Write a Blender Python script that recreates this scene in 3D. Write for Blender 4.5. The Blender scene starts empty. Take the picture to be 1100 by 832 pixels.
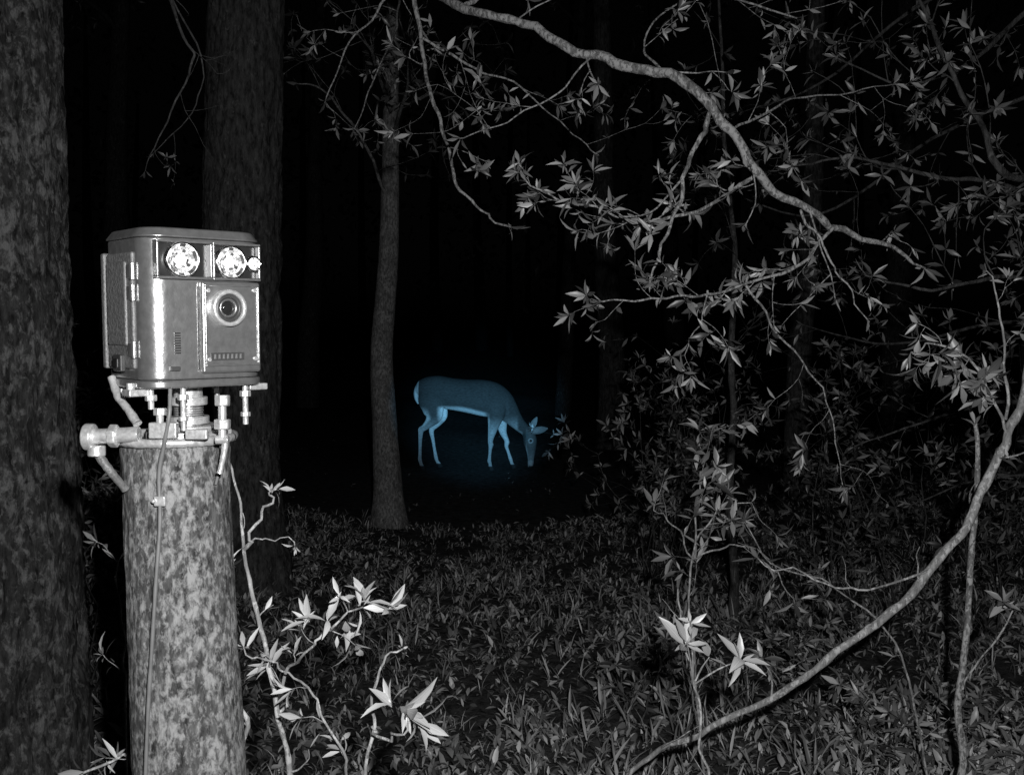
import bpy, math, random, bmesh
import numpy as np
from mathutils import Vector, Matrix, noise
random.seed(7); rng=np.random.default_rng(7)
sc=bpy.context.scene
sc.view_settings.view_transform='Standard'; sc.view_settings.look='None'; sc.view_settings.exposure=0
# ---------------------------------------------------------------- camera
PITCH=math.atan(71/1069); H=1.5
cd=bpy.data.cameras.new('camera'); cam=bpy.data.objects.new('camera',cd); sc.collection.objects.link(cam)
cam.location=(0,0,H); cam.rotation_euler=(math.pi/2-PITCH,0,0); cd.lens=35; cd.sensor_width=36; cd.clip_end=500; cd.clip_start=.02
sc.camera=cam
FW=np.array([0,math.cos(PITCH),-math.sin(PITCH)]); UP=np.array([0,math.sin(PITCH),math.cos(PITCH)]); RT=np.array([1.,0,0])
def L(u,v,d):   # image pixel coordinates at a chosen depth -> world position
    return np.array([0,0,H])+d*(FW+RT*(u-550)/1069-UP*(v-416)/1069)
def gh(x,y):    # ground height
    return 0.035*np.sin(x*.9+1)*np.sin(y*.7)+.02*np.sin(x*2.3+y*1.7)+.5*np.clip((np.hypot(x,y-8)-14)/30,0,1)
# ---------------------------------------------------------------- materials
def mat(name):
    m=bpy.data.materials.new(name); m.use_nodes=True
    nt=m.node_tree; b=nt.nodes['Principled BSDF']; return m,nt,b
def N(nt,t,**k):
    n=nt.nodes.new(t)
    for a,v in k.items():
        if a in n.inputs.keys(): n.inputs[a].default_value=v
        else: setattr(n,a,v)
    return n
def g(v,a=1): return (v,v,v,a)
def ramp(nt,fac,stops):
    r=nt.nodes.new('ShaderNodeValToRGB'); e=r.color_ramp.elements
    while len(e)<len(stops): e.new(.5)
    for i,(p,c) in enumerate(stops):
        e[i].position=p; e[i].color=g(c) if not isinstance(c,tuple) else c
    nt.links.new(fac,r.inputs[0]); return r
def simple(name,v,rough=.5,metal=0,bump=0,scale=60,var=.15):
    m,nt,b=mat(name)
    tc=N(nt,'ShaderNodeTexCoord'); no=N(nt,'ShaderNodeTexNoise',Scale=scale,Detail=5.)
    nt.links.new(tc.outputs['Object'],no.inputs['Vector'])
    r=ramp(nt,no.outputs['Fac'],[(.3,v*(1-var)),(.7,min(1,v*(1+var)))])
    nt.links.new(r.outputs[0],b.inputs['Base Color'])
    b.inputs['Roughness'].default_value=rough; b.inputs['Metallic'].default_value=metal
    if bump:
        bm=N(nt,'ShaderNodeBump',Strength=bump,Distance=.002); nt.links.new(no.outputs['Fac'],bm.inputs['Height']); nt.links.new(bm.outputs[0],b.inputs['Normal'])
    return m
def bark(name,dark,mid,lichen,lich_t=.58,scale=1.,bumpd=.012,soft=.07):
    m,nt,b=mat(name)
    tc=N(nt,'ShaderNodeTexCoord'); mp=N(nt,'ShaderNodeMapping'); mp.inputs['Scale'].default_value=(1,1,.3)
    nt.links.new(tc.outputs['Object'],mp.inputs['Vector'])
    n1=N(nt,'ShaderNodeTexNoise',Scale=38*scale,Detail=6.,Roughness=.7); nt.links.new(mp.outputs[0],n1.inputs['Vector'])
    mp2=N(nt,'ShaderNodeMapping'); mp2.inputs['Scale'].default_value=(1,1,.55); nt.links.new(tc.outputs['Object'],mp2.inputs['Vector'])
    n2=N(nt,'ShaderNodeTexNoise',Scale=34*scale,Detail=6.,Roughness=.68,Distortion=.3); nt.links.new(mp2.outputs[0],n2.inputs['Vector'])
    n3=N(nt,'ShaderNodeTexNoise',Scale=5*scale,Detail=3.); nt.links.new(tc.outputs['Object'],n3.inputs['Vector'])
    r1=ramp(nt,n1.outputs['Fac'],[(.35,dark),(.65,mid)])
    ad=N(nt,'ShaderNodeMath',operation='MULTIPLY_ADD'); ad.inputs[1].default_value=.3; nt.links.new(n3.outputs['Fac'],ad.inputs[0]); nt.links.new(n2.outputs['Fac'],ad.inputs[2])
    r2=ramp(nt,ad.outputs[0],[(lich_t+.12,0.),(lich_t+.12+soft,1.)])
    mx=N(nt,'ShaderNodeMixRGB'); mx.inputs[2].default_value=g(lichen)
    nt.links.new(r2.outputs[0],mx.inputs[0]); nt.links.new(r1.outputs[0],mx.inputs[1]); nt.links.new(mx.outputs[0],b.inputs['Base Color'])
    b.inputs['Roughness'].default_value=.9; b.inputs['Specular IOR Level'].default_value=.15
    bm=N(nt,'ShaderNodeBump',Strength=.9,Distance=bumpd); nt.links.new(n1.outputs['Fac'],bm.inputs['Height']); nt.links.new(bm.outputs[0],b.inputs['Normal'])
    return m
def leafmat(name,lo,hi,gloss=.06,trans=False,edge=.85):
    m=bpy.data.materials.new(name); m.use_nodes=True; nt=m.node_tree
    nt.nodes.remove(nt.nodes['Principled BSDF'])
    ge=N(nt,'ShaderNodeNewGeometry'); r=ramp(nt,ge.outputs['Random Per Island'],[(0,lo),(.6,(lo+hi)/2.4),(1,hi)])
    at=N(nt,'ShaderNodeAttribute',attribute_name='across'); ab=N(nt,'ShaderNodeMath',operation='ABSOLUTE'); nt.links.new(at.outputs['Fac'],ab.inputs[0])
    r2=ramp(nt,ab.outputs[0],[(0,1.25),(.12,.9),(.5,1.),(1.,edge)])
    mu=N(nt,'ShaderNodeMixRGB',blend_type='MULTIPLY'); mu.inputs[0].default_value=1
    nt.links.new(r.outputs[0],mu.inputs[1]); nt.links.new(r2.outputs[0],mu.inputs[2])
    d=N(nt,'ShaderNodeBsdfDiffuse'); nt.links.new(mu.outputs[0],d.inputs[0]); gl=N(nt,'ShaderNodeBsdfGlossy',Roughness=.4); gl.inputs[0].default_value=g(.8)
    ms=N(nt,'ShaderNodeMixShader'); ms.inputs[0].default_value=gloss; nt.links.new(d.outputs[0],ms.inputs[1]); nt.links.new(gl.outputs[0],ms.inputs[2]); out=ms
    if trans:
        tr=N(nt,'ShaderNodeBsdfTranslucent'); nt.links.new(mu.outputs[0],tr.inputs[0]); m2=N(nt,'ShaderNodeMixShader'); m2.inputs[0].default_value=.12
        nt.links.new(ms.outputs[0],m2.inputs[1]); nt.links.new(tr.outputs[0],m2.inputs[2]); out=m2
    nt.links.new(out.outputs[0],nt.nodes['Material Output'].inputs[0])
    return m
M_bark=bark('bark_dark',.010,.07,.17,.51,1.5,.014,.16)
M_bark2=bark('bark_plain',.02,.13,.2,.60,1.2,.014,.15)
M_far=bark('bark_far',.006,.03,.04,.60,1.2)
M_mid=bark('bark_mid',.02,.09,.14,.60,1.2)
M_pale=bark('bark_pale',.08,.27,.4,.5,2.,.006,.15)
M_post=bark('bark_post',.02,.12,.30,.48,3.2,.004,.17)
M_twig=bark('twig_bark',.14,.38,.55,.55,2.5,.002)
M_limb=bark('limb_bark',.08,.26,.45,.50,3.,.003)
M_twigd=bark('twig_bark_dark',.03,.12,.18,.6,2.,.002)
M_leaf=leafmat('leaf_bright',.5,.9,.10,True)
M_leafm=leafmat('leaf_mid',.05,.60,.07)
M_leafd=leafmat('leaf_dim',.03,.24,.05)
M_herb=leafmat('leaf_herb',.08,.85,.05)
M_litter=leafmat('leaf_litter',.04,.35,.02)
# ---------------------------------------------------------------- mesh accumulators
def make_mesh(name,V,Q,midx,mats,across=None,parent=None,smooth=True):
    me=bpy.data.meshes.new(name); V=np.asarray(V,dtype=np.float32); Q=np.asarray(Q,dtype=np.int32)
    me.vertices.add(len(V)); me.vertices.foreach_set('co',V.ravel())
    me.loops.add(Q.size); me.loops.foreach_set('vertex_index',Q.ravel())
    me.polygons.add(len(Q)); me.polygons.foreach_set('loop_start',np.arange(0,Q.size,4,dtype=np.int32))
    for m in mats: me.materials.append(m)
    me.polygons.foreach_set('material_index',np.asarray(midx,dtype=np.int32))
    me.polygons.foreach_set('use_smooth',np.full(len(Q),smooth))
    me.update(calc_edges=True); me.validate()
    if across is not None and len(me.vertices)==len(across):
        a=me.attributes.new('across','FLOAT','POINT'); a.data.foreach_set('value',np.asarray(across,dtype=np.float32))
    ob=bpy.data.objects.new(name,me); sc.collection.objects.link(ob)
    if parent: ob.parent=parent
    return ob
ST4=np.array([0,.2,.45,.75,1.]); SW4=np.array([.06,.6,1.,.6,.02])
ST3=np.array([0,.35,.72,1.]); SW3=np.array([.1,.95,.7,.02])
def leaf_arrays(base,d,n,ln,wd,curl,st=ST4,sw=SW4):
    base=np.asarray(base);d=np.asarray(d,float);n=np.asarray(n,float)
    d/=np.linalg.norm(d,axis=1,keepdims=True)+1e-9
    n=n-(n*d).sum(1,keepdims=True)*d; n/=np.linalg.norm(n,axis=1,keepdims=True)+1e-9
    s=np.cross(d,n); K=len(base); S=len(st)
    ln=np.asarray(ln)[:,None,None]; wd=np.asarray(wd)[:,None,None]; cu=np.asarray(curl)[:,None,None]
    t=st[None,:,None]
    mid=base[:,None,:]+d[:,None,:]*ln*t*(1-.25*np.abs(cu)*t)-n[:,None,:]*ln*cu*t*t
    off=s[:,None,:]*wd*.5*sw[None,:,None]; up=n[:,None,:]*wd*.2*sw[None,:,None]
    V=np.stack([mid-off+up,mid,mid+off+up],axis=2).reshape(K*S*3,3)
    q=[]
    for i in range(S-1):
        a=i*3; q+= [[a,a+1,a+4,a+3],[a+1,a+2,a+5,a+4]]
    q=np.array(q); Q=(q[None]+(np.arange(K)*S*3)[:,None,None]).reshape(-1,4)
    ac=np.tile(np.array([-1,0,1.]),K*S)
    return V,Q,ac
DENS=1.12; PW=.5
class Plant:
    def __init__(s): s.V=[];s.Q=[];s.M=[];s.A=[];s.n=0;s.lv=[];s.ratio=.26
    def add(s,V,Q,m,A=None):
        s.V.append(V);s.Q.append(Q+s.n);s.M.append(np.full(len(Q),m));s.A.append(np.zeros(len(V)) if A is None else A);s.n+=len(V)
    def tube(s,pts,rad,sides=7,sub=5,wob=.0,disp=0,m=0):
        P=np.asarray(pts,float);R=np.asarray(rad,float)
        k=len(P);Pe=np.vstack([2*P[0]-P[1],P,2*P[-1]-P[-2]])
        out=[];ro=[]
        for i in range(k-1):
            p0,p1,p2,p3=Pe[i:i+4]
            for j in range(sub):
                t=j/sub
                out.append(.5*((2*p1)+(-p0+p2)*t+(2*p0-5*p1+4*p2-p3)*t*t+(-p0+3*p1-3*p2+p3)*t**3)); ro.append(R[i]*(1-t)+R[i+1]*t)
        out.append(P[-1]);ro.append(R[-1]); C=np.array(out);ro=np.array(ro)
        if wob: 
            w=rng.normal(0,wob,C.shape); w[0]=0; w[1:-1]=(w[:-2]+2*w[1:-1]+w[2:])/3; C=C+w
        T=np.gradient(C,axis=0);T/=np.linalg.norm(T,axis=1,keepdims=True)+1e-9
        u=np.cross(T[0],[.3,.2,.9]) ;u/=np.linalg.norm(u); ang=np.linspace(0,2*np.pi,sides,endpoint=False)
        V=[]
        for i in range(len(C)):
            u=u-np.dot(u,T[i])*T[i];u/=np.linalg.norm(u);v=np.cross(T[i],u)
            rr=ro[i]*(1+ (rng.normal(0,.07) if disp==0 else 0))
            ring=C[i]+rr*(np.cos(ang)[:,None]*u+np.sin(ang)[:,None]*v)
            if disp:
                for a in range(sides):
                    p=ring[a]; f=noise.fractal(Vector((p[0]*13,p[1]*13,p[2]*3.2)),.8,2.1,4); f2=noise.noise(Vector((p[0]*3,p[1]*3,p[2]*1.1)))
                    ring[a]=C[i]+(ring[a]-C[i])*(1+disp*(1-abs(f)*1.6)+.05*f2)
            V.append(ring)
        V=np.concatenate(V);q=[]
        idx=np.arange(sides);nx=(idx+1)%sides
        for i in range(len(C)-1):
            q.append(np.stack([i*sides+idx,i*sides+nx,(i+1)*sides+nx,(i+1)*sides+idx],1))
        s.add(V,np.concatenate(q),m); return C,ro,T
    def leaf(s,b,d,n,l,w,c): s.lv.append((b,d,n,l,w,c))
    def whorl(s,tip,d,cnt,ll,ratio=None,spread=(.3,1.35)):
        ratio=ratio or s.ratio
        d=d/np.linalg.norm(d); a=np.cross(d,rng.normal(size=3));a/=np.linalg.norm(a);b=np.cross(d,a);ph=rng.uniform(0,6.28)
        for i in range(cnt):
            th=ph+i*2.4+rng.normal(0,.3); al=rng.uniform(*spread)
            rad=a*math.cos(th)+b*math.sin(th); dd=d*math.cos(al)+rad*math.sin(al)+np.array([0,0,-.12])
            nn=d*math.sin(al)-rad*math.cos(al)+rng.normal(0,.3,3); l=ll*rng.uniform(.4,1.15)
            s.leaf(tip-d*ll*.12*(i/cnt)*2+dd*.004,dd,nn,l,l*ratio*rng.uniform(.75,1.25),rng.uniform(-.15,.5))
    def twig(s,p,d,ln,r,depth,ll,lf=1.,droop=.25):
        d=d/np.linalg.norm(d); k=4; pts=[p];dd=d.copy()
        for i in range(k):
            dd=dd+rng.normal(0,.22,3)+np.array([0,0,.10-droop*i/k*.6]);dd/=np.linalg.norm(dd); pts.append(pts[-1]+dd*ln/k)
        s.tube(pts,np.linspace(r,r*.45,k+1),sides=5,sub=2)
        if rng.random()<lf: s.whorl(pts[-1],dd,int(rng.integers(4,9)),ll)
        for i in range(1,k+1):
            if rng.random()<PW*lf:
                rd=np.cross(dd,rng.normal(size=3)); s.whorl(pts[i],rd/np.linalg.norm(rd)+dd*.5,int(rng.integers(1,4)),ll*.9)
            if depth>0 and i<k+1 and rng.random()<.5:
                rd=np.cross(dd,rng.normal(size=3));rd/=np.linalg.norm(rd)
                s.twig(pts[i],rd*.9+dd*.7,ln*rng.uniform(.4,.7),r*.6,depth-1,ll,lf,droop)
    def limb(s,path,rad,sp=.16,tl=.3,depth=1,ll=.075,lf=1.,wob=.006,sides=8,start=.0,droop=.25,sub=6):
        P=[L(*p) if len(p)==3 and not isinstance(p,np.ndarray) else p for p in path]
        C,ro,T=s.tube(P,np.linspace(rad[0],rad[1],len(P)) if len(rad)==2 else rad,sides=sides,sub=sub,wob=wob)
        acc=0;tot=np.linalg.norm(np.diff(C,axis=0),axis=1).sum();run=0
        for i in range(1,len(C)):
            seg=np.linalg.norm(C[i]-C[i-1]);acc+=seg;run+=seg
            if acc>sp*DENS*rng.uniform(.5,1.6) and run/tot>start:
                acc=0; rd=np.cross(T[i],rng.normal(size=3));rd/=np.linalg.norm(rd); rd[1]*=.6
                s.twig(C[i],rd*.8+T[i]*.6,tl*rng.uniform(.5,1.3),max(.001,min(ro[i]*.4,.003)),depth,ll,lf,droop)
        if lf>0: s.whorl(C[-1],T[-1],5,ll)
    def build(s,name,mats,parent=None):
        if s.lv:
            b,d,n,l,w,c=[np.array(x) for x in zip(*s.lv)]
            V,Q,A=leaf_arrays(b,d,n,l,w,c); s.add(V,Q,1,A)
        return make_mesh(name,np.concatenate(s.V),np.concatenate(s.Q),np.concatenate(s.M),mats,np.concatenate(s.A),parent)
# ---------------------------------------------------------------- ground
ax=np.concatenate([np.linspace(-150,-16,14),np.linspace(-15,15,90),np.linspace(16,150,14)])
ay=np.concatenate([np.linspace(-150,-8,12),np.linspace(-7,22,90),np.linspace(24,170,14)])
X,Y=np.meshgrid(ax,ay,indexing='ij'); Z=gh(X,Y)
nx,ny=X.shape; V=np.stack([X,Y,Z],-1).reshape(-1,3)
i,j=np.meshgrid(np.arange(nx-1),np.arange(ny-1),indexing='ij'); a=(i*ny+j).ravel(); Q=np.stack([a,a+ny,a+ny+1,a+1],1)
gm,nt,b=mat('forest_soil'); tc=N(nt,'ShaderNodeTexCoord')
n1=N(nt,'ShaderNodeTexNoise',Scale=18.,Detail=6.,Roughness=.75)
nt.links.new(tc.outputs['Object'],n1.inputs['Vector'])
r=ramp(nt,n1.outputs['Fac'],[(.35,.03),(.7,.16)]); nt.links.new(r.outputs[0],b.inputs['Base Color']); b.inputs['Roughness'].default_value=1; b.inputs['Specular IOR Level'].default_value=.05
bm=N(nt,'ShaderNodeBump',Strength=1.,Distance=.03); nt.links.new(n1.outputs['Fac'],bm.inputs['Height']); nt.links.new(bm.outputs[0],b.inputs['Normal'])
make_mesh('ground',V,Q,np.zeros(len(Q)),[gm])
# ---------------------------------------------------------------- ground cover
DEER=L(500,505,10.04)
def cover(name,K,xr,yr,per,llo,lhi,matl,upr,seed,clear=.05,rw=(.16,.36)):
    r=np.random.default_rng(seed); x=r.uniform(*xr,K); y=yr[0]+(yr[1]-yr[0])*r.random(K)**1.35
    dens=np.array([noise.noise(Vector((a*.9,b_*.9,seed)))+.6*noise.noise(Vector((a*3,b_*3,seed))) for a,b_ in zip(x,y)])
    keep=dens>r.uniform(-1.1,.3,K)+np.clip((y-6)/5,0,.6)
    dd=np.hypot((x-DEER[0]-.3)/2.8,(y-DEER[1])/2.6); keep&=~((dd<1)&(r.random(K)>clear))
    x=x[keep];y=y[keep];dens=dens[keep];hs=np.clip(.85+.5*dens,.6,1.3)*np.clip(1.2-(y-3)/9,.35,1.05)
    B=[];D=[];Nn=[];Ln=[];W=[];C=[]
    for k in range(per):
        th=r.uniform(0,6.283,len(x)); el=r.uniform(upr[0],upr[1],len(x)); rad=np.stack([np.cos(th),np.sin(th),np.zeros_like(th)],1)
        d=rad*np.cos(el)[:,None]+np.array([0,0,1.])*np.sin(el)[:,None]
        n=-rad*np.sin(el)[:,None]+np.array([0,0,1.])*np.cos(el)[:,None]+r.normal(0,.35,(len(x),3))
        bx=x+r.normal(0,.015,len(x));by=y+r.normal(0,.015,len(x)); hgt=r.uniform(0,.05,len(x))*hs*(1 if upr[1]>.9 else .2)
        B.append(np.stack([bx,by,gh(bx,by)+hgt+.004],1));D.append(d);Nn.append(n);l=r.uniform(llo,lhi,len(x))*hs
        Ln.append(l);W.append(l*r.uniform(rw[0],rw[1],len(x)));C.append(r.uniform(0,.6,len(x)))
    V,Q,A=leaf_arrays(np.concatenate(B),np.concatenate(D),np.concatenate(Nn),np.concatenate(Ln),np.concatenate(W),np.concatenate(C),ST3,SW3)
    return make_mesh(name,V,Q,np.zeros(len(Q)),[matl],A)
cover('ground_cover_foliage',34000,(-5.5,5.5),(1.8,10.5),5,.022,.075,M_herb,(.2,1.3),3,.02,(.2,.42))
cover('leaf_litter',26000,(-7,7),(1.2,13),2,.03,.07,M_litter,(-.1,.35),5,.08,(.3,.6))
cover('grass_tuft_patch',3000,(-5,5),(1.9,8),7,.05,.13,M_herb,(.9,1.5),9,0,(.05,.1))
# ---------------------------------------------------------------- trees
def tree(rad,crown=True,disp=.16,sides=72,pts=None,nl=9,c0=.7):
    p=Plant(); P=pts
    C,ro,T=p.tube(P,rad,sides=sides,sub=22 if sides>=60 else 8,disp=disp)
    if crown:
        for k in range(nl):
            zc=rng.uniform(c0,.98); i=int(len(C)*zc); th=rng.uniform(0,6.28); d=np.array([math.cos(th),math.sin(th),.75])
            l=rng.uniform(1.2,2.2); q=[C[i]]
            for m_ in range(4): d=d+rng.normal(0,.2,3);d/=np.linalg.norm(d);q.append(q[-1]+d*l/4)
            p.limb(q,(ro[i]*.4,.01),sp=.28,tl=.6,depth=1,ll=.12,wob=.01,sides=6,sub=4)
    return p
def gz(x,y): return float(gh(np.array(x),np.array(y)))
def col(path): return [L(*q) for q in path]
# left trunk
k=2.75
pts=col([(8,1010,k),(0,900,k),(-6,700,k),(-14,400,k),(-22,100,k),(-28,-200,k+.05)])
pts[0][2]=-.1
t0=tree([.30,.235,.215,.205,.195,.185,.16,.1],pts=pts+[pts[-1]+np.array([-.05,.1,1.8]),pts[-1]+np.array([0,.2,4.5])],disp=.13,sides=110,c0=.82)
t0.build('forest_tree',[M_bark,M_leafd])
# second trunk
k=5.6; pts=col([(262,640,k),(262,590,k),(262,480,k),(262,300,k),(261,200,k),(264,60,k),(266,-60,k)]); pts[0][2]=-.1
R=[.30,.225,.175,.19,.195,.19,.185,.16,.07]
t1=tree(R,pts=pts+[L(268,-300,k+.1),L(270,-1000,k+.3)],disp=.14,sides=96,nl=9,c0=.9)
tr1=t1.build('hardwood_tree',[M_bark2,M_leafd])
T1TOP=L(268,-300,k+.1)
t1=Plant()
t1.limb([T1TOP,L(300,-270,5.1),L(360,-150,4.2),L(430,-40,3.5),L(500,8,3.1),L(560,25,3.0),L(600,47,2.95),L(660,68,2.9),L(712,80,2.85),L(755,105,2.8),L(785,140,2.8),L(815,185,2.8),L(860,226,2.85),L(910,247,2.9),L(960,268,2.95),L(992,290,3.)],
   [.05,.045,.035,.025,.014,.0135,.0135,.0145,.015,.0145,.0135,.0125,.011,.009,.006,.003],sp=.34,tl=.24,depth=1,ll=.055,wob=.006,start=.62,sides=12)
for path,rad,kw in [
 ([(765,118,2.8),(752,150,2.78),(735,185,2.76),(728,225,2.75),(712,265,2.72),(700,300,2.7)],(.008,.003),dict(sp=.3)),
 ([(640,60,2.92),(600,100,2.9),(545,130,2.9),(490,150,2.95)],(.003,.0015),dict(sp=.2,lf=.8)),
 ([(440,-30,3.5),(452,40,3.5),(462,95,3.4),(478,150,3.35),(492,200,3.3),(520,228,3.3),(547,246,3.3)],(.009,.003),dict(sp=.45,lf=.25,tl=.12)),
 ([(440,-30,3.5),(400,20,3.6),(370,60,3.7),(350,110,3.8)],(.005,.002),dict(sp=.2,lf=.8,tl=.25)),
 ([(430,-30,3.5),(425,30,4.2),(400,90,4.4),(380,140,4.5)],(.005,.002),dict(sp=.16,lf=.9,tl=.3)),
 ([(452,40,3.5),(500,70,3.6),(550,90,3.7),(600,130,3.8),(640,165,3.8)],(.005,.002),dict(sp=.14,tl=.3)),
 ([(500,5,3.1),(540,-10,3.2),(640,-20,3.3),(760,-10,3.4),(860,20,3.4)],(.008,.003),dict(sp=.2,tl=.4)),
 ([(815,185,2.8),(770,215,2.8),(700,240,2.8),(640,225,2.8),(600,212,2.8),(566,196,2.8)],(.006,.002),dict(sp=.08,tl=.10)),
 ([(735,190,2.76),(690,232,2.7),(650,225,2.7)],(.003,.0015),dict(sp=.09,tl=.12)),
 ([(895,245,2.85),(860,285,2.8),(800,305,2.75),(740,318,2.7),(690,322,2.7),(640,322,2.7)],(.005,.002),dict(sp=.055,tl=.13)),
 ([(800,305,2.75),(830,350,2.8),(870,400,2.85),(895,450,2.9),(905,525,2.9)],(.0035,.0012),dict(sp=.2,tl=.15,lf=.5)),
 ([(760,312,2.72),(750,345,2.7),(735,370,2.7)],(.0025,.0012),dict(sp=.08,tl=.12)),
 ([(860,226,2.85),(885,265,2.8),(905,300,2.8),(930,340,2.8)],(.004,.0015),dict(sp=.12,tl=.2)),
 ([(712,80,2.85),(690,50,3.),(720,10,3.1),(770,-30,3.2)],(.004,.002),dict(sp=.2,tl=.25)),
 ([(785,140,2.8),(840,110,3.),(900,100,3.2),(960,90,3.3)],(.004,.0015),dict(sp=.12,tl=.25)),
 ]:
    kw.setdefault('ll',.055); t1.limb(path,rad,**kw)
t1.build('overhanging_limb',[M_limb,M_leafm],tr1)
# slim pale tree
k=7.45; pts=col([(418,565,k),(417,530,k),(414,470,k),(410,380,k),(416,300,k),(419,220,k),(420,120,k),(424,-60,k)]); pts[0][2]=-.05
t=tree([.15,.108,.092,.082,.076,.068,.058,.048,.03],pts=pts+[L(430,-500,k)],disp=.05,sides=40,nl=10,c0=.85)
for path in ([(419,220,k),(390,150,k-.3),(350,100,k-.6),(320,90,k-.7)],[(420,120,k),(470,100,k-.4),(500,120,k-.6)],[(420,120,k-.2),(400,60,k-1.),(380,30,k-1.4)],[(420,150,k),(440,80,k-1.),(430,20,k-1.4)]):
    t.limb(path,(.014,.004),sp=.2,tl=.5,depth=1,ll=.085)
t.build('young_tree',[M_pale,M_leafd])
for u,k,w,top in [(655,11.5,.13,.1),(604,16.5,.11,.08),(857,8.4,.085,.07),(330,17,.16,.12),(730,22,.2,.15),(960,13,.17,.12),(1120,9,.16,.12),(120,14,.18,.14),(-80,7,.2,.16),(1300,7,.2,.15)]:
    q=L(u,416,k); x,y=q[0],q[1]; b0=np.array([x,y,gz(x,y)-.1]); P=[b0]
    dx=rng.normal(0,.04,2)
    for s_ in (1.2,2.6,4.,6.,10.): P.append(b0+np.array([dx[0]*s_+rng.normal(0,.03),dx[1]*s_,s_]))
    t=tree(list(np.linspace(w*1.25,top*.6,6)),pts=P,disp=.08,sides=24,nl=7,c0=.75)
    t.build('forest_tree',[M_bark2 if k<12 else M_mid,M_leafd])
t=Plant(); t.limb([(788,672,5.),(786,600,5.),(784,500,5.),(788,420,5.),(785,350,5.),(790,280,5.1),(780,150,5.2),(770,-50,5.3)],[.028,.022,.019,.017,.016,.014,.012,.006],sp=.3,tl=.45,depth=1,ll=.065,start=.3)
t.build('slender_sapling',[M_twigd,M_leafd])
# right understory tree (trunk just outside the picture)
t=Plant(); k=4.; P=col([(1270,740,k),(1262,500,k),(1250,300,k),(1235,100,k),(1220,-100,k),(1215,-400,k)]);P[0][2]=-.05
t.tube(P,[.11,.085,.075,.07,.06,.03],sides=32,sub=12,disp=.1)
for path,rad,kw in [
 ([(1235,100,k),(1160,160,3.7),(1085,190,3.4),(1055,135,3.4),(1015,65,3.4),(985,-10,3.5)],(.016,.006),dict(sp=.2,tl=.3)),
 ([(1250,300,k),(1150,230,3.8),(1080,200,3.6),(1000,190,3.5),(920,170,3.5),(850,180,3.5)],(.014,.003),dict(sp=.10,tl=.32)),
 ([(1250,300,k),(1160,310,3.6),(1080,300,3.4),(1000,310,3.3),(930,300,3.3)],(.012,.003),dict(sp=.13,tl=.3)),
 ([(1220,-60,k),(1120,0,3.8),(1050,60,3.7),(980,90,3.6),(900,60,3.7)],(.014,.003),dict(sp=.10,tl=.35)),
 ([(1260,470,k),(1170,440,3.9),(1080,430,3.9),(1000,450,4.),(920,480,4.)],(.012,.003),dict(sp=.14,tl=.4)),
 ([(1255,350,k),(1180,340,4.3),(1060,350,4.5),(960,370,4.6),(860,350,4.8)],(.014,.003),dict(sp=.14,tl=.4)),
 ([(1220,-100,k),(1140,-60,4.5),(1000,0,4.7),(880,90,4.8),(800,120,4.9)],(.015,.003),dict(sp=.14,tl=.45)),
 ([(1235,100,k),(1120,100,4.6),(1000,150,4.8),(880,230,4.9),(760,200,5.)],(.015,.003),dict(sp=.14,tl=.45)),
 ([(1262,500,k),(1180,520,4.),(1080,510,4.1),(980,540,4.2)],(.01,.003),dict(sp=.16,tl=.35)),
 ]:
    kw['ll']=.06; t.limb(path,rad,**kw)
M_leafr=leafmat('leaf_right',.05,.38,.06)
t.build('understory_tree',[M_bark2,M_leafr])
# bent sapling (right)
t=Plant()
t.limb([(600,975,2.62),(640,870,2.6),(700,812,2.55),(760,783,2.5),(830,748,2.48),(900,700,2.45),(960,655,2.45),(1010,600,2.45),(1045,548,2.45),(1070,495,2.45),(1092,450,2.45),(1110,380,2.5)],[.006,.006,.0065,.0075,.0085,.0095,.0105,.011,.0115,.0115,.011,.010],sp=.5,tl=.12,depth=0,lf=.4,ll=.05,start=.1,wob=.004,sides=10)
t.limb([(1085,470,2.45),(1065,420,2.4),(1040,385,2.35),(1000,370,2.3),(975,385,2.3)],(.004,.0015),sp=.06,tl=.08,depth=1,ll=.065)
t.limb([(1080,450,2.45),(1078,380,2.4),(1075,330,2.4),(1060,290,2.4)],(.004,.0015),sp=.16,tl=.12,depth=1,ll=.05)
t.limb([(1000,610,2.45),(930,635,2.4),(870,620,2.4),(810,600,2.4)],(.003,.0015),sp=.2,tl=.15,depth=0,ll=.055,lf=.6)
t.build('bent_sapling',[M_twig,M_leafm])
t=Plant(); t.limb([(1025,985,2.6),(1030,860,2.6),(1034,740,2.6),(1040,640,2.6),(1047,560,2.6),(1049,455,2.6)],[.010,.0095,.009,.008,.0075,.0055],sp=.4,tl=.12,depth=0,lf=.3,ll=.05,sides=10)
t.limb([(1034,740,2.6),(1060,700,2.6),(1090,650,2.6)],(.003,.002),sp=.2,tl=.1,depth=0,ll=.05)
t.build('understory_sapling',[M_limb,M_leafm])
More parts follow.
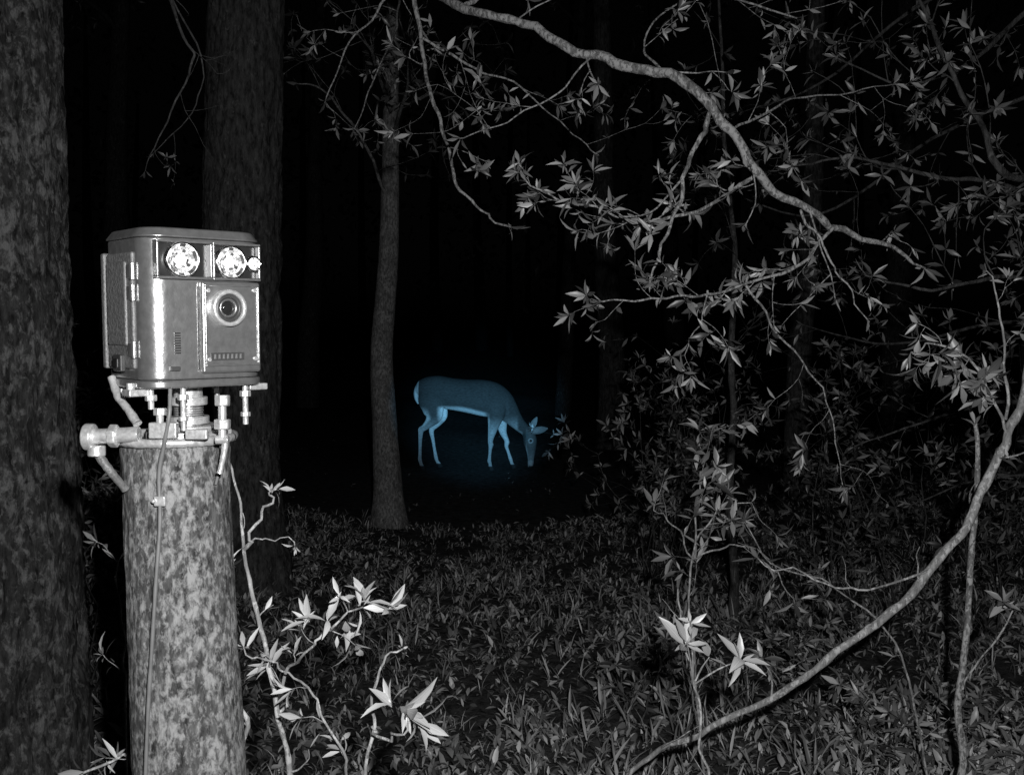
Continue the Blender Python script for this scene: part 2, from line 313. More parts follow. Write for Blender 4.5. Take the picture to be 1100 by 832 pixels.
# front shrubs lower right
t=Plant()
t.limb([(790,1080,2.2),(768,900,2.1),(757,820,2.08),(748,750,2.05),(740,700,2.05),(728,632,2.05)],(.004,.0018),sp=.4,tl=.06,depth=0,lf=.0,ll=.06)
for u,v,d_,n_,l_ in [(738,690,2.02,9,.07),(797,708,2.02,10,.07),(762,705,2.05,5,.05),(742,668,2.0,5,.05)]:
    a_=L(745,735,2.05); b_=L(u,v,d_); t.tube([a_,(a_+b_)/2+[0,0,.006],b_],[.0022,.0018,.0012],sides=6,sub=3); t.whorl(b_,np.array([.2,-.5,.5]),n_,l_,.29,(.5,1.5))
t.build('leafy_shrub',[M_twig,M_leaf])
t=Plant()
t.limb([(765,900,3.1),(750,740,3.),(742,640,3.),(748,560,3.),(752,515,3.)],(.005,.002),sp=.08,tl=.16,depth=1,ll=.068,start=.45)
t.limb([(748,600,3.),(790,585,3.),(830,605,3.),(855,650,3.)],(.003,.0015),sp=.12,tl=.15,depth=0,ll=.06)
t.limb([(745,600,3.),(720,560,2.95),(700,545,2.9)],(.003,.0015),sp=.08,tl=.1,depth=0,ll=.065)
t.limb([(748,580,3.),(775,545,2.95),(800,540,2.9)],(.003,.0015),sp=.08,tl=.1,depth=0,ll=.065)
t.limb([(1010,900,3.),(990,780,2.9),(960,690,2.85),(900,630,2.85),(840,610,2.85),(800,560,2.85)],(.004,.0015),sp=.4,tl=.12,depth=0,ll=.055,lf=.6)
t.build('leafy_shrub',[M_twig,M_leafm])
def bush(name,cs,ll,mats,n=9,h=.8,spd=.5,tl=.35):
    t=Plant()
    for (u,v,d_) in cs:
        b0=L(u,v,d_); b0[2]=gz(b0[0],b0[1])-.02
        for k_ in range(n):
            dr=np.array([rng.normal(0,spd),rng.normal(0,spd),1.]); hh=h*rng.uniform(.5,1.1)
            P=[b0+rng.normal(0,.05,3)*[1,1,0]]
            for q in range(4): P.append(P[-1]+(dr/np.linalg.norm(dr)+rng.normal(0,.15,3))*hh/4)
            t.limb(P,(.005,.0015),sp=.11,tl=tl,depth=1,ll=ll,start=.25,sides=5,sub=3)
    t.build(name,mats)
bush('undergrowth_bush',[(705,560,6.),(740,550,6.2)],.065,[M_twigd,M_leafm],8,1.15,.2)
bush('undergrowth_bush',[(890,640,4.8),(970,620,5.2),(1060,640,4.8)],.065,[M_twigd,M_leafd],5,1.3,.3)
bush('undergrowth_bush',[(880,800,3.4),(950,790,3.4),(1010,800,3.3),(1080,780,3.3),(870,700,4.2)],.06,[M_twigd,M_leafm],5,.32,.7,.12)
bush('undergrowth_bush',[(100,700,3.9),(60,700,4.4)],.06,[M_twigd,M_leafm],6,1.2,.25)
bush('ground_seedling',[(676,790,3.7)],.065,[M_twigd,M_leafm],4,.2,.4,.08)
# hanging twigs, upper left, grow from left trunk
t=Plant()
t.limb([(0,-160,2.8),(80,-100,3.2),(160,-40,3.4),(200,40,3.4),(205,75,3.4),(180,130,3.4),(155,185,3.4)],(.009,.0015),sp=.2,tl=.2,depth=1,lf=.12,ll=.035,start=.5)
t.limb([(160,-40,3.4),(215,60,3.5),(205,120,3.5),(165,165,3.5)],(.004,.0012),sp=.2,tl=.15,depth=1,lf=.15,ll=.035)
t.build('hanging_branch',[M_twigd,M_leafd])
# sapling next to post
t=Plant(); D=1.62; t.ratio=.27
t.limb([(335,1200,1.75),(325,960,1.7),(312,830,1.66),(300,770,D),(287,710,D),(272,640,D),(262,590,D),(255,530,D),(242,478,D)],[.008,.0055,.005,.0045,.004,.0035,.003,.0022,.0015],sp=.2,tl=.06,depth=0,ll=.03,lf=.3,start=.3,wob=.002)
t.limb([(262,590,D),(275,562,D),(290,540,D),(292,526,D)],(.003,.0015),sp=.3,tl=.03,depth=0,lf=.3,ll=.025)
t.limb([(262,590,D),(285,580,D),(320,582,D)],(.0015,.0008),sp=.3,tl=.03,depth=0,lf=.2,ll=.02)
t.limb([(325,960,1.7),(380,860,1.6),(400,780,1.58),(408,720,1.57),(430,690,1.57)],(.004,.0015),sp=.3,tl=.05,depth=0,lf=.6,ll=.03)
t.limb([(300,765,D),(315,715,D),(335,690,1.58),(358,672,1.57),(385,650,1.55)],(.003,.0015),sp=.05,tl=.04,depth=0,lf=.95,ll=.042)
t.limb([(380,860,1.6),(360,790,1.56),(330,740,1.56),(290,715,1.58),(262,690,1.58)],(.0025,.0012),sp=.08,tl=.04,depth=0,lf=.7,ll=.036)
t.limb([(290,1100,1.6),(275,950,1.55),(265,830,1.53),(256,740,1.53),(248,660,1.53),(243,600,1.55)],(.005,.003),sp=.3,tl=.03,depth=0,lf=.3,ll=.03)
for (u,v,d_,nn,l_,dr) in [(392,642,1.55,6,.055,(.1,-.3,.9)),(436,762,1.5,11,.062,(.5,-.5,.1)),(330,665,1.57,6,.05,(-.3,-.4,.8)),(292,528,1.62,5,.028,(.1,-.3,1)),(418,652,1.56,6,.045,(.7,-.3,.4)),(352,665,1.57,5,.045,(.2,-.4,.8)),(450,775,1.5,6,.058,(.8,-.3,-.4)),(420,755,1.52,5,.055,(-.3,-.3,.9)),(372,668,1.56,4,.045,(.3,-.5,-.3))]:
    t.whorl(L(u,v,d_),np.array(dr),nn,l_,.28,(.1,1.1))
t.tube(col([(385,650,1.55),(392,645,1.55),(418,654,1.56)]),[.0013]*3,sides=6,sub=3)
t.limb([(400,780,1.58),(415,795,1.54),(430,785,1.5),(438,765,1.5)],(.0025,.0015),sp=.5,tl=.03,depth=0,lf=.0,ll=.05)
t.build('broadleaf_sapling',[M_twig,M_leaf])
t=Plant()
t.limb([(150,1150,1.6),(140,980,1.62),(150,860,1.6),(135,810,1.58),(100,830,1.55)],(.004,.002),sp=.1,tl=.05,depth=0,lf=.6,ll=.045)
t.limb([(175,1250,1.8),(150,1000,1.8),(138,780,1.8),(132,690,1.8),(125,600,1.8)],(.003,.0015),sp=.08,tl=.06,depth=0,lf=.9,ll=.035,start=.5)
t.build('broadleaf_seedling',[M_twig,M_leafm])
# distant forest mass
p=Plant(); r=random.Random(3)
for k_ in range(80):
    a_=r.uniform(-1.3,1.3); dd=r.uniform(26,60); x=math.sin(a_)*dd; y=math.cos(a_)*dd; w=r.uniform(.12,.3); b0=np.array([x,y,gz(x,y)-.1])
    p.tube([b0,b0+[r.uniform(-.2,.2),0,5],b0+[r.uniform(-.4,.4),0,12]],[w*1.2,w*.8,w*.4],sides=8,sub=3)
    for q in range(40):
        c=b0+np.array([r.gauss(0,1.8),r.gauss(0,1.8),r.uniform(2.5,13)])
        for z_ in range(4): p.leaf(c+rng.normal(0,.3,3),rng.normal(size=3),rng.normal(size=3),.4,.2,.1)
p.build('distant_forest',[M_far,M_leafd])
# ---------------------------------------------------------------- post
S=1.45
t=Plant()
P=col([(215,1600,S),(208,1000,S),(204,832,S),(196,650,S),(189,474,S)]); P[0][2]=-.1
t.tube(P,[.088,.082,.078,.0755,.0755],sides=160,sub=80,disp=.04)
C=P[-1]
t.tube([C-[0,0,.002],C+[0,0,.001],C+[0,0,.0015]],[.0765,.074,.001],sides=40,sub=2)
post=t.build('log_post',[M_post,M_leaf])
# ---------------------------------------------------------------- trail camera
M_al=simple('cast_aluminium',.40,.28,.78,.3,90,.14); M_alr=simple('textured_housing',.17,.5,.2,.8,220,.3)
M_blk=simple('black_plastic',.02,.3,0,.1); M_dk=simple('dark_rubber',.05,.4); M_st=simple('galvanised_steel',.68,.32,.55,.4,140,.25)
M_cable=simple('grey_cable',.16,.45)
M_ref=simple('polished_metal',.9,.12,1.)
M_gl,nt,b=mat('lens_glass'); b.inputs['Base Color'].default_value=g(.02); b.inputs['Roughness'].default_value=.04; b.inputs['Coat Weight'].default_value=1
M_led,nt,b=mat('lamp_facets_glow'); ge=N(nt,'ShaderNodeNewGeometry'); rr=ramp(nt,ge.outputs['Random Per Island'],[(0,.04),(.3,.2),(.55,.7),(1.,1.)]); b.inputs['Metallic'].default_value=.85; b.inputs['Roughness'].default_value=.2
nt.links.new(rr.outputs[0],b.inputs['Base Color']); nt.links.new(rr.outputs[0],b.inputs['Emission Color']); b.inputs['Emission Strength'].default_value=.9  # reflected sparkle put into facet colour: random tone per facet plus weak emission
M_bulb,nt,b=mat('lamp_led'); b.inputs['Emission Color'].default_value=g(1); b.inputs['Emission Strength'].default_value=3.
dev=bpy.data.objects.new('trail_camera',None); sc.collection.objects.link(dev)
def fin(me,name,m,parent=dev,bev=0,seg=3,smooth=True,xf=None):
    me.materials.append(m); ob=bpy.data.objects.new(name,me); sc.collection.objects.link(ob); ob.parent=parent
    if xf is not None: ob.matrix_basis=xf
    if bev:
        mo=ob.modifiers.new('b','BEVEL'); mo.width=bev; mo.segments=seg; mo.limit_method='ANGLE'; mo.angle_limit=math.radians(40); mo.harden_normals=True
    if smooth:
        for p in me.polygons: p.use_smooth=True
    return ob
def box(name,c,s,m,bev=.002,parent=dev,rot=None):
    bm=bmesh.new(); bmesh.ops.create_cube(bm,size=1); bmesh.ops.scale(bm,vec=s,verts=bm.verts); me=bpy.data.meshes.new(name); bm.to_mesh(me); bm.free()
    xf=Matrix.Translation(c) @ (rot if rot else Matrix.Identity(4)); return fin(me,name,m,parent,bev,xf=xf)
def cyl(name,p0,p1,r,m,bev=.001,parent=dev,seg=40,r2=None):
    p0=Vector(p0);p1=Vector(p1);d=p1-p0; bm=bmesh.new(); bmesh.ops.create_cone(bm,cap_ends=True,segments=seg,radius1=r,radius2=r if r2 is None else r2,depth=d.length)
    me=bpy.data.meshes.new(name); bm.to_mesh(me); bm.free()
    return fin(me,name,m,parent,bev,2,xf=Matrix.Translation((p0+p1)/2) @ d.to_track_quat('Z','Y').to_matrix().to_4x4())
def ringm(name,c,ro,ri,depth,m,ax='Y',parent=dev):
    bm=bmesh.new(); prof=[(ri,0),(ri,-depth+.001),(ri+.001,-depth),(ro-.0015,-depth),(ro,-depth+.0015),(ro,0)]
    n=48; vs=[[bm.verts.new((rr_*math.cos(6.28318*i/n),y_,rr_*math.sin(6.28318*i/n))) for i in range(n)] for rr_,y_ in prof]
    for a_ in range(len(prof)-1):
        for i in range(n): bm.faces.new((vs[a_][i],vs[a_][(i+1)%n],vs[a_+1][(i+1)%n],vs[a_+1][i]))
    bmesh.ops.recalc_face_normals(bm,faces=bm.faces); me=bpy.data.meshes.new(name); bm.to_mesh(me); bm.free()
    o=fin(me,name,m,parent,0,xf=Matrix.Translation(c)); 
    mo=o.modifiers.new('e','EDGE_SPLIT'); mo.split_angle=math.radians(50); return o
def prism(name,W,Dp,z0,z1,rad,m,bev,cy=0,seg=10,taper=1.):
    bm=bmesh.new(); pts=[]
    for sx,sy,a0,r_ in ((1,1,0,rad[1]),(-1,1,90,rad[1]),(-1,-1,180,rad[0]),(1,-1,270,rad[0])):
        for i in range(seg+1):
            a_=math.radians(a0+90*i/seg); pts.append((sx*(W/2-r_)+r_*math.cos(a_), cy+sy*(Dp/2-r_)+r_*math.sin(a_)))
    lo=[bm.verts.new((x,y,z0)) for x,y in pts]; hi=[bm.verts.new((x*taper,cy+(y-cy)*taper,z1)) for x,y in pts]; n=len(pts)
    bm.faces.new(lo[::-1]); bm.faces.new(hi)
    for i in range(n): bm.faces.new((lo[i],lo[(i+1)%n],hi[(i+1)%n],hi[i]))
    me=bpy.data.meshes.new(name); bm.to_mesh(me); bm.free(); return fin(me,name,m,dev,bev,4)
W=.182; Dp=.14; F=-Dp/2
prism('housing',W,Dp,.012,.212,(.032,.012),M_al,.003)
prism('rain_hood',W+.008,Dp+.008,.2125,.2265,(.036,.015),M_al,.003,taper=.90)
prism('base_tray',W+.006,Dp+.006,.0,.0115,(.034,.014),M_al,.003)
box('side_panel',(-W/2-.001,.012,.110),(.006,.095,.165),M_alr,.004)
box('side_panel_door',(-W/2-.004,.018,.120),(.006,.07,.12),M_alr,.003)
box('rear_spine',(-W/2+.01,Dp/2+.004,.11),(.03,.012,.17),M_alr,.003)
for i,z in enumerate((.055,.135,.165)):
    box(f'latch_{i+1}',(-W/2-.003,-.030,z),(.008,.014,.02),M_al,.002); cyl(f'hinge_{i+1}',(-W/2-.004,-.039,z-.012),(-W/2-.004,-.039,z+.012),.0035,M_al)
box('side_port',(-W/2-.007,.01,.035),(.008,.03,.024),M_dk,.002)
box('side_port_plug',(-W/2-.012,.01,.035),(.004,.018,.014),M_blk,.002)
def frame(name,x0,x1,z0,z1,y0,y1,th,m):
    box(name+'_top',((x0+x1)/2,(y0+y1)/2,z1-th/2),(x1-x0,y1-y0,th),m,.0012); box(name+'_bottom',((x0+x1)/2,(y0+y1)/2,z0+th/2),(x1-x0,y1-y0,th),m,.0012)
    box(name+'_side_l',(x0+th/2,(y0+y1)/2,(z0+z1)/2),(th,y1-y0,z1-z0-2*th),m,.0012); box(name+'_side_r',(x1-th/2,(y0+y1)/2,(z0+z1)/2),(th,y1-y0,z1-z0-2*th),m,.0012)
def lamp(name,cx,cz,r):
    bm=bmesh.new(); n=18; rings=5; y0=F-.012
    def pt(k,a_): rr_=r*(.2+.8*k/rings); return (cx+rr_*math.cos(a_), y0+.0105*(1-(rr_/r)**2), cz+rr_*math.sin(a_))
    for k in range(rings):
        for i in range(n):
            a0=6.2832*i/n+k*.16; a1=6.2832*(i+1)/n+k*.16
            f=[bm.verts.new(p) for p in (pt(k,a0),pt(k,a1),pt(k+1,a1),pt(k+1,a0))]
            c=sum((v.co for v in f),Vector())/4
            for v in f: v.co=c+(v.co-c)*.93
            f[0].co.y+=random.uniform(-.0012,.0012); f[2].co.y+=random.uniform(-.0012,.0012)
            bm.faces.new(f)
    me=bpy.data.meshes.new(name+'_reflector'); bm.to_mesh(me); bm.free(); fin(me,name+'_reflector',M_led,dev,0,smooth=False)
    cyl(name+'_led',(cx,y0+.010,cz),(cx,y0+.004,cz),r*.32,M_bulb)
    ringm(name+'_rim',(cx,F-.001,cz),r+.003,r,.0135,M_ref)
box('lamp_window_backing',(0,F-.001,.181),(.150,.003,.048),M_blk,.0005)
frame('lamp_window_frame',-.078,.004,.154,.208,F-.014,F+.001,.0035,M_al)
frame('lamp_window_frame_b',.0045,.079,.154,.208,F-.014,F+.001,.0035,M_al)
lamp('flash_lamp_a',-.040,.181,.0225); lamp('flash_lamp_b',.033,.180,.0215)
lamp('flash_lamp_c',.0685,.179,.009)
box('front_panel',(.034,F-.004,.086),(.092,.010,.132),M_al,.004)
frame('front_panel_rim',-.008,.077,.03,.148,F-.0115,F-.0085,.003,M_al)
ringm('lens_barrel',(.026,F-.008,.114),.0265,.0205,.014,M_st)
ringm('lens_ring',(.026,F-.0085,.114),.0203,.0145,.010,M_dk)
ringm('lens_inner_ring',(.026,F-.0085,.114),.0143,.0105,.007,M_al)
cyl('lens_backing',(.026,F-.0085,.114),(.026,F-.0095,.114),.020,M_blk,0)
bm=bmesh.new(); bmesh.ops.create_uvsphere(bm,u_segments=24,v_segments=16,radius=.0104); bmesh.ops.scale(bm,vec=(1,.45,1),verts=bm.verts); m_=bpy.data.meshes.new('lens_glass'); bm.to_mesh(m_); bm.free(); fin(m_,'lens_glass',M_gl,dev,0,xf=Matrix.Translation((.026,F-.0105,.114)))
for i,(x,z) in enumerate(((-.002,.139),(-.002,.04),(.07,.04),(.07,.14))): cyl(f'screw_{i}',(x,F-.008,z),(x,F-.011,z),.003,M_st,.0006,seg=16)
box('label_plate',(.026,F-.0095,.044),(.052,.0016,.011),M_dk,.0005)
for i in range(7): box(f'label_rib_{i}',(.006+i*.0066,F-.0108,.044),(.003,.001,.007),M_alr,.0003)
box('front_recess_line',(-.014,F-.0006,.085),(.002,.0015,.12),M_blk,.0002)
for i in range(9): box(f'vent_slot_{i}',(-.045,F-.0004,.05+i*.0035),(.009,.0014,.0016),M_blk,.0002)
box('status_tab',(-.050,F-.002,.028),(.014,.006,.006),M_dk,.001)
cyl('mount_column',(0,0,-.077),(0,0,0),.021,M_st); cyl('mount_collar',(0,0,-.03),(0,0,-.018),.028,M_st); cyl('mount_collar_low',(0,0,-.058),(0,0,-.047),.030,M_st)
for i in range(5): cyl(f'column_thread_{i}',(0,0,-.046+i*.0032),(0,0,-.0445+i*.0032),.0225,M_dk,0)
cyl('mount_flange',(0,0,-.078),(0,0,-.066),.066,M_st,.002,seg=8)
cyl('mount_flange_cap',(0,0,-.066),(0,0,-.060),.045,M_st,.002)
for i,(x,y,zb) in enumerate(((-.075,-.045,-.03),(-.035,-.062,-.062),(.065,-.055,-.06),(.07,.05,-.03),(-.08,.05,-.03))):
    cyl(f'stud_{i}',(x,y,zb),(x,y,0),.0042,M_st,seg=16); cyl(f'nut_{i}',(x,y,-.018),(x,y,-.009),.0085,M_st,.001,seg=6)
    if zb<-.05: cyl(f'nut_low_{i}',(x,y,-.048),(x,y,-.041),.0075,M_st,.001,seg=6)
box('lug_left',(-.088,-.03,-.006),(.035,.03,.010),M_st,.002); cyl('lug_bolt',(-.098,-.03,-.012),(-.098,-.03,.008),.006,M_st,seg=6)
box('lug_right',(.088,-.045,-.004),(.03,.02,.010),M_st,.002)
TH=math.radians(42)
org=L(202,413,S); dev.location=org; dev.rotation_euler=(0,0,TH); dev.scale=(.97,.97,.97)
clamp=bpy.data.objects.new('mounting_clamp',None); sc.collection.objects.link(clamp)
def wc(u,v,d): return Vector(L(u,v,d))
def pipe(name,pts,r,m,parent,sides=12):
    q=Plant(); q.tube([np.array(p) for p in pts],[r]*len(pts),sides=sides,sub=6); o=q.build(name,[m],parent)
    return o
f=1.37
cyl('clamp_arm',wc(98,469,f),wc(150,466,f),.0105,M_st,.001,clamp); cyl('clamp_knob',wc(91,469,f),wc(102,469,f),.0185,M_st,.003,clamp); cyl('clamp_nut',wc(118,468,f),wc(127,468,f),.0165,M_st,.002,clamp,6)
cyl('clamp_knob_low',wc(104,478,f),wc(104,490,f),.012,M_st,.002,clamp,12)
pipe('strut_brace',[wc(104,486,f),wc(118,505,f),wc(135,525,f+.02)],.006,M_alr,clamp)
pipe('strut_upper',[wc(120,405,f+.05),wc(127,425,f+.04),wc(138,440,f+.03),wc(148,455,f+.02)],.006,M_st,clamp)
ob=pipe('clamp_band',[Vector(L(189,472,S))+Vector((.081*math.cos(a_),.081*math.sin(a_),.004)) for a_ in np.linspace(0,6.2832,25)],.0065,M_st,clamp)
cyl('turnbuckle',wc(239,430,f),wc(239,470,f),.0055,M_st,.001,clamp); cyl('turnbuckle_nut_a',wc(239,424,f),wc(239,436,f),.011,M_st,.002,clamp,6); cyl('turnbuckle_nut_b',wc(239,450,f),wc(239,461,f),.012,M_st,.002,clamp,6)
cyl('turnbuckle_foot',wc(232,472,f),wc(246,472,f),.006,M_st,.001,clamp)
pipe('hook_rod',[wc(243,470,f),wc(240,490,f),wc(236,508,f)],.004,M_st,clamp)
box('band_bracket_a',wc(176,462,f-.01),(.038,.012,.022),M_st,.002,clamp); box('band_bracket_b',wc(212,466,f-.01),(.03,.012,.014),M_st,.002,clamp)
cyl('band_bolt',wc(172,440,f),wc(172,468,f),.005,M_st,.001,clamp,12); cyl('band_bolt_head',wc(172,438,f),wc(172,446,f),.009,M_st,.001,clamp,6)
cf=S-.088
cab=bpy.data.objects.new('power_cable',None); sc.collection.objects.link(cab)
pipe('cable',[wc(183,418,cf),wc(182,445,cf-.01),wc(176,480,cf-.005),wc(171,510,cf),wc(172,560,cf),wc(168,620,cf-.002),wc(163,700,cf-.004),wc(158,790,cf-.004),wc(156,900,cf-.004),wc(158,1200,cf)],.0028,M_cable,cab)
pipe('cable_side',[wc(235,455,cf+.03),wc(238,490,cf+.04),wc(232,520,cf+.045)],.002,M_cable,cab)
box('cable_clip',wc(172,538,cf),(.016,.006,.014),M_st,.002,cab); cyl('cable_clip_screw',wc(165,538,cf),wc(165,538,cf-.006),.003,M_st,0,cab)
# ---------------------------------------------------------------- deer
def interp(secs,sub=5):
    A=np.array(secs,float); Pe=np.vstack([2*A[0]-A[1],A,2*A[-1]-A[-2]]);o=[]
    for i in range(len(A)-1):
        p0,p1,p2,p3=Pe[i:i+4]
        for j in range(sub):
            t_=j/sub; o.append(.5*((2*p1)+(-p0+p2)*t_+(2*p0-5*p1+4*p2-p3)*t_*t_+(-p0+3*p1-3*p2+p3)*t_**3))
    o.append(A[-1]); o=np.array(o); o[:,3:]=np.maximum(o[:,3:],.004); return o
bm=bmesh.new()
def loft(secs,n=20,sub=5):
    A=interp(secs,sub); C=A[:,:3]; T=np.gradient(C,axis=0); T/=np.linalg.norm(T,axis=1,keepdims=True)
    rings=[]
    for c,t_,(a_,b_) in zip(C,T,A[:,3:]):
        sd=np.array([0,1.,0]); sd=sd-np.dot(sd,t_)*t_; sd/=np.linalg.norm(sd); up=np.cross(t_,sd)
        rings.append([bm.verts.new(c+up*a_*math.cos(6.28318*i/n)+sd*b_*math.sin(6.28318*i/n)) for i in range(n)])
    for r0,r1 in zip(rings[:-1],rings[1:]):
        for i in range(n): bm.faces.new((r0[i],r0[(i+1)%n],r1[(i+1)%n],r1[i]))
    bm.faces.new(rings[0][::-1]); bm.faces.new(rings[-1])
loft([(-.485,0,.735,.05,.04),(-.468,0,.745,.095,.075),(-.41,0,.762,.138,.110),(-.30,0,.760,.158,.130),(-.17,0,.742,.155,.145),(-.02,0,.722,.162,.152),(.12,0,.706,.176,.145),(.23,0,.684,.174,.122),(.315,0,.640,.150,.095),(.385,-.005,.575,.113,.068),(.445,-.01,.505,.082,.053),(.50,-.02,.445,.064,.045),(.545,-.03,.405,.056,.042),(.575,-.03,.375,.05,.04)],28)
loft([(.553,-.03,.425,.02,.02),(.570,-.03,.395,.050,.046),(.592,-.033,.345,.063,.056),(.604,-.038,.285,.066,.058),(.610,-.043,.225,.053,.045),(.612,-.047,.165,.039,.031),(.611,-.05,.11,.031,.026),(.608,-.052,.065,.029,.027),(.604,-.053,.032,.022,.021)],20)
def hind(y,hk,ft,hf,st):
    mx,mz=(st[0]+hk[0])/2,(st[1]+hk[1])/2
    loft([(-.37,y*.5,.78,.085,.05),(-.365,y*.8,.70,.118,.062),(-.335,y,.62,.112,.060),(st[0]-.045,y,st[1]-.005,.086,.052),(mx+.005,y,mz+.01,.050,.036),(mx-(mx-hk[0])*.6,y,mz-(mz-hk[1])*.6,.032,.024),(hk[0]+.006,y,hk[1]+.015,.029,.020),(hk[0]+.002,y,hk[1]-.03,.024,.018),((2*hk[0]+ft[0])/3,y,(2*hk[1]+ft[1])/3,.0185,.015),((hk[0]+2*ft[0])/3,y,(hk[1]+2*ft[1])/3,.0165,.0135),(ft[0],y,ft[1]+.015,.020,.0165),(ft[0]+.010,y,ft[1]-.02,.017,.015),(hf[0],y,hf[1]+.04,.018,.016)],16)
    loft([(hf[0]-.004,y,.055,.016,.015),(hf[0]+.010,y,.030,.023,.018),(hf[0]+.020,y,.004,.032,.020)],14)
hind(-.085,(-.455,.385),(-.462,.09),(-.448,0),(-.285,.53)); hind(.085,(-.375,.38),(-.330,.09),(-.305,0),(-.25,.53))
def fore(y,el,kn,ft,hf):
    loft([(.235,y*.55,.74,.07,.04),(.265,y*.85,.64,.105,.052),(.275,y,.55,.088,.05),(el[0]+.01,y,el[1],.058,.042),((el[0]+kn[0])/2,y,(el[1]+kn[1])/2,.036,.030),(kn[0],y,kn[1]+.03,.025,.023),(kn[0]+.006,y,kn[1],.0265,.024),(kn[0],y,kn[1]-.035,.0195,.018),((kn[0]+ft[0])/2,y,(kn[1]+ft[1])/2-.01,.016,.0145),(ft[0],y,ft[1]+.012,.020,.017),(ft[0]+.010,y,ft[1]-.02,.017,.015),(hf[0],y,.04,.018,.016)],16)
    loft([(hf[0]-.004,y,.055,.016,.015),(hf[0]+.010,y,.030,.023,.018),(hf[0]+.022,y,.004,.032,.020)],14)
fore(-.075,(.245,.45),(.222,.255),(.212,.085),(.218,0)); fore(.075,(.305,.45),(.365,.26),(.405,.088),(.422,0))
loft([(-.445,0,.85,.02,.02),(-.480,0,.825,.026,.028),(-.505,-.005,.765,.026,.038),(-.505,-.005,.70,.022,.036),(-.485,-.005,.64,.010,.016)],14)
bmesh.ops.recalc_face_normals(bm,faces=bm.faces)
me=bpy.data.meshes.new('deer_base'); bm.to_mesh(me); bm.free()
tmp=bpy.data.objects.new('tmp',me); sc.collection.objects.link(tmp)
mo=tmp.modifiers.new('r','REMESH'); mo.mode='VOXEL'; mo.voxel_size=.0065
mo=tmp.modifiers.new('s','SMOOTH'); mo.factor=.5; mo.iterations=7
dg=bpy.context.evaluated_depsgraph_get(); me2=bpy.data.meshes.new_from_object(tmp.evaluated_get(dg)); bpy.data.objects.remove(tmp)
me2.name='body'
n=len(me2.vertices); co=np.zeros(n*3,np.float32); me2.vertices.foreach_get('co',co); co=co.reshape(-1,3)
nm=np.zeros(n*3,np.float32); me2.vertices.foreach_get('normal',nm); nm=nm.reshape(-1,3)
ss=lambda a,b_,x: (lambda t_: t_*t_*(3-2*t_))(np.clip((x-a)/(b_-a),0,1))
x,y,z=co.T
fur=np.full(n,.032)+.03*ss(.88,.62,z)*(x<.4)
bl=.612-.07*ss(-.1,.28,x)
belly=ss(bl+.03,bl-.015,z)*ss(-.30,-.23,x)*ss(.23,.15,x)*(z>.45); fur=fur+(.8-fur)*belly
legs=ss(.56,.36,z)*ss(.50,.47,x); fur=np.maximum(fur,.05+.28*legs)
back_edge=ss(.1,-.7,nm[:,0])*ss(-.30,-.36,x)*ss(.66,.52,z)*(z>.05); fur=np.maximum(fur,.6*back_edge)
rump=ss(-.466,-.485,x)*ss(.5,.6,z); fur=np.maximum(fur,.55*rump)
thr=ss(.0,-.6,nm[:,2])*ss(.36,.44,x)*(x<.56)*(z<.55); fur=np.maximum(fur,.22*thr)
inner=(np.sign(y)*nm[:,1]<-.2)&(z<.52)&(x<.45); fur=np.where(inner,np.maximum(fur,.5),fur)
fi=ss(-.2,-.8,nm[:,0])*(x>.15)*(x<.45)*ss(.56,.48,z)*(z>.05); fur=np.maximum(fur,.5*fi)
hd=ss(.555,.575,x)*ss(.43,.40,z); fur=fur*(1-hd)+hd*(.10+.10*ss(.22,.1,z)); hb=hd>.5
muz=ss(.11,.095,z)*ss(.545,.56,x); fur=fur*(1-muz)+.36*muz
fur=np.where((x>.53)&(z<.055),.03,fur)
er=np.hypot(x-.612,z-.298); fur=np.where(hb,np.maximum(fur,.28*ss(.032,.022,er)),fur)
jaw=hb*ss(-.3,-.8,nm[:,0])*ss(.36,.3,z); fur=np.maximum(fur,.34*jaw)
hoof=ss(.05,.042,z)*(x<.53); fur=fur*(1-hoof)+.03*hoof
a=me2.attributes.new('fur','FLOAT','POINT'); a.data.foreach_set('value',fur.astype(np.float32))
mf,nt,b=mat('deer_fur'); at=N(nt,'ShaderNodeAttribute',attribute_name='fur'); tc=N(nt,'ShaderNodeTexCoord'); mp=N(nt,'ShaderNodeMapping'); mp.inputs['Scale'].default_value=(.35,1,1)
nt.links.new(tc.outputs['Object'],mp.inputs['Vector']); no=N(nt,'ShaderNodeTexNoise',Scale=110.,Detail=4.); nt.links.new(mp.outputs[0],no.inputs['Vector'])
r=nt.nodes.new('ShaderNodeMapRange'); r.inputs[1].default_value=.3; r.inputs[2].default_value=.7; r.inputs[3].default_value=.7; r.inputs[4].default_value=1.25; nt.links.new(no.outputs['Fac'],r.inputs[0])
mu=N(nt,'ShaderNodeMixRGB',blend_type='MULTIPLY'); mu.inputs[0].default_value=1; nt.links.new(at.outputs['Color'],mu.inputs[1]); nt.links.new(r.outputs[0],mu.inputs[2]); nt.links.new(mu.outputs[0],b.inputs['Base Color'])
b.inputs['Roughness'].default_value=.75; b.inputs['Specular IOR Level'].default_value=.12
bmn=N(nt,'ShaderNodeBump',Strength=.5,Distance=.006); nt.links.new(no.outputs['Fac'],bmn.inputs['Height']); nt.links.new(bmn.outputs[0],b.inputs['Normal'])
me2.materials.clear(); me2.materials.append(mf)
for p in me2.polygons: p.use_smooth=True
deer=bpy.data.objects.new('white_tailed_deer',None); sc.collection.objects.link(deer)
body=bpy.data.objects.new('body',me2); sc.collection.objects.link(body); body.parent=deer
M_ear=simple('ear_fur',.24,.8)
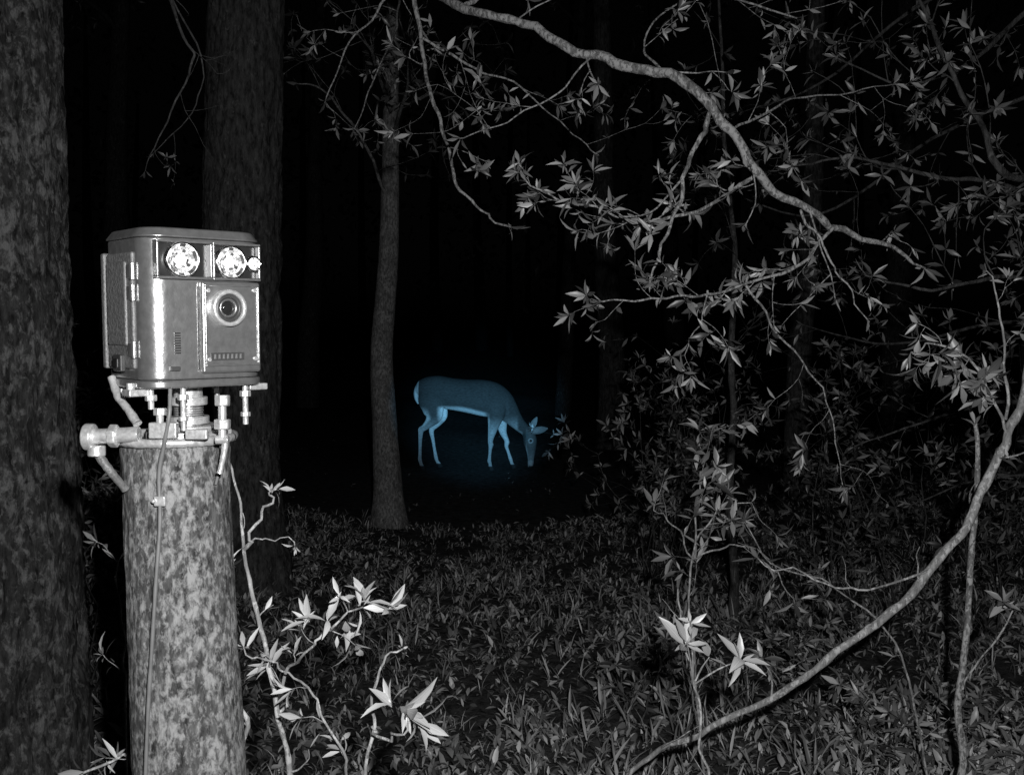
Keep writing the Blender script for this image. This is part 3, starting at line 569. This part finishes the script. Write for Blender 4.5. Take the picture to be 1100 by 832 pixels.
def ear(name,base,d,nrm,ln,wd):
    st=np.linspace(0,1,11); prof=np.array([.42,.6,.8,.94,1.,.99,.92,.78,.58,.34,.06]); V=[];d=np.array(d,float);d/=np.linalg.norm(d);nn=np.array(nrm,float);nn-=np.dot(nn,d)*d;nn/=np.linalg.norm(nn);s_=np.cross(d,nn)
    for t_,w_ in zip(st,prof):
        c=2.0*(1-t_)+.9*t_
        for k_ in range(9):
            u=(k_-4)/4; V.append(np.array(base)+d*ln*t_+s_*wd*.5*w_*math.sin(u*c)/max(math.sin(min(c,1.57)),.6)-nn*wd*.45*w_*(math.cos(u*c)-math.cos(c))*.7)
    Q=[(i*9+j,i*9+j+1,(i+1)*9+j+1,(i+1)*9+j) for i in range(10) for j in range(8)]
    o=make_mesh(name,V,Q,np.zeros(len(Q)),[M_ear],parent=deer); mo=o.modifiers.new('s','SOLIDIFY'); mo.thickness=.006; mo=o.modifiers.new('u','SUBSURF'); mo.levels=1; mo.render_levels=2
ear('ear_near',(.618,-.072,.385),(.88,-.35,.22),(.1,-1,.25),.175,.062)
ear('ear_far',(.610,.000,.400),(.42,.25,.85),(.4,-1,.1),.135,.052)
for nme,yy in (('eye_near',-.088),('eye_far',.012)):
    bm=bmesh.new(); bmesh.ops.create_uvsphere(bm,u_segments=16,v_segments=10,radius=.014); m_=bpy.data.meshes.new(nme); bm.to_mesh(m_); bm.free(); fin(m_,nme,M_blk,deer,0,xf=Matrix.Translation((.612,yy,.298)))
DX=DEER[0]+.03
deer.location=(DX,DEER[1],gz(DX,DEER[1])+.002); deer.rotation_euler=(0,0,math.radians(-4)); deer.scale=(1.035,1.035,1.03)
# ---------------------------------------------------------------- lights
def light(name,t,loc,e,colr,r,tgt=None,**k):
    l=bpy.data.lights.new(name,t); l.energy=e; l.color=colr; l.shadow_soft_size=r
    for a_,v_ in k.items(): setattr(l,a_,v_)
    o=bpy.data.objects.new(name,l); sc.collection.objects.link(o); o.location=loc
    if tgt is not None: o.rotation_euler=(Vector(tgt)-Vector(loc)).to_track_quat('-Z','Y').to_euler()
    return o
light('camera_flash','SPOT',(.10,-.05,1.66),175,(1,1,1),.018,(0.3,5,.9),spot_size=math.radians(120),spot_blend=.8)
light('added_blue_spot','SPOT',(0,-.06,1.53),3300,(.20,.62,1.),.02,(DX+.12,DEER[1],.68),spot_size=math.radians(10.6),spot_blend=.9)  # added blue spot with no visible source, tints and brightens the deer
# ---------------------------------------------------------------- world
w=bpy.data.worlds.new('World'); sc.world=w; w.use_nodes=True; nt=w.node_tree; bg=nt.nodes['Background']
sky=nt.nodes.new('ShaderNodeTexSky'); sky.sky_type='NISHITA'; sky.sun_disc=False; sky.sun_elevation=math.radians(2); sky.sun_rotation=math.radians(180)
bw=nt.nodes.new('ShaderNodeRGBToBW'); nt.links.new(sky.outputs[0],bw.inputs[0]); nt.links.new(bw.outputs[0],bg.inputs[0]); bg.inputs[1].default_value=.0003
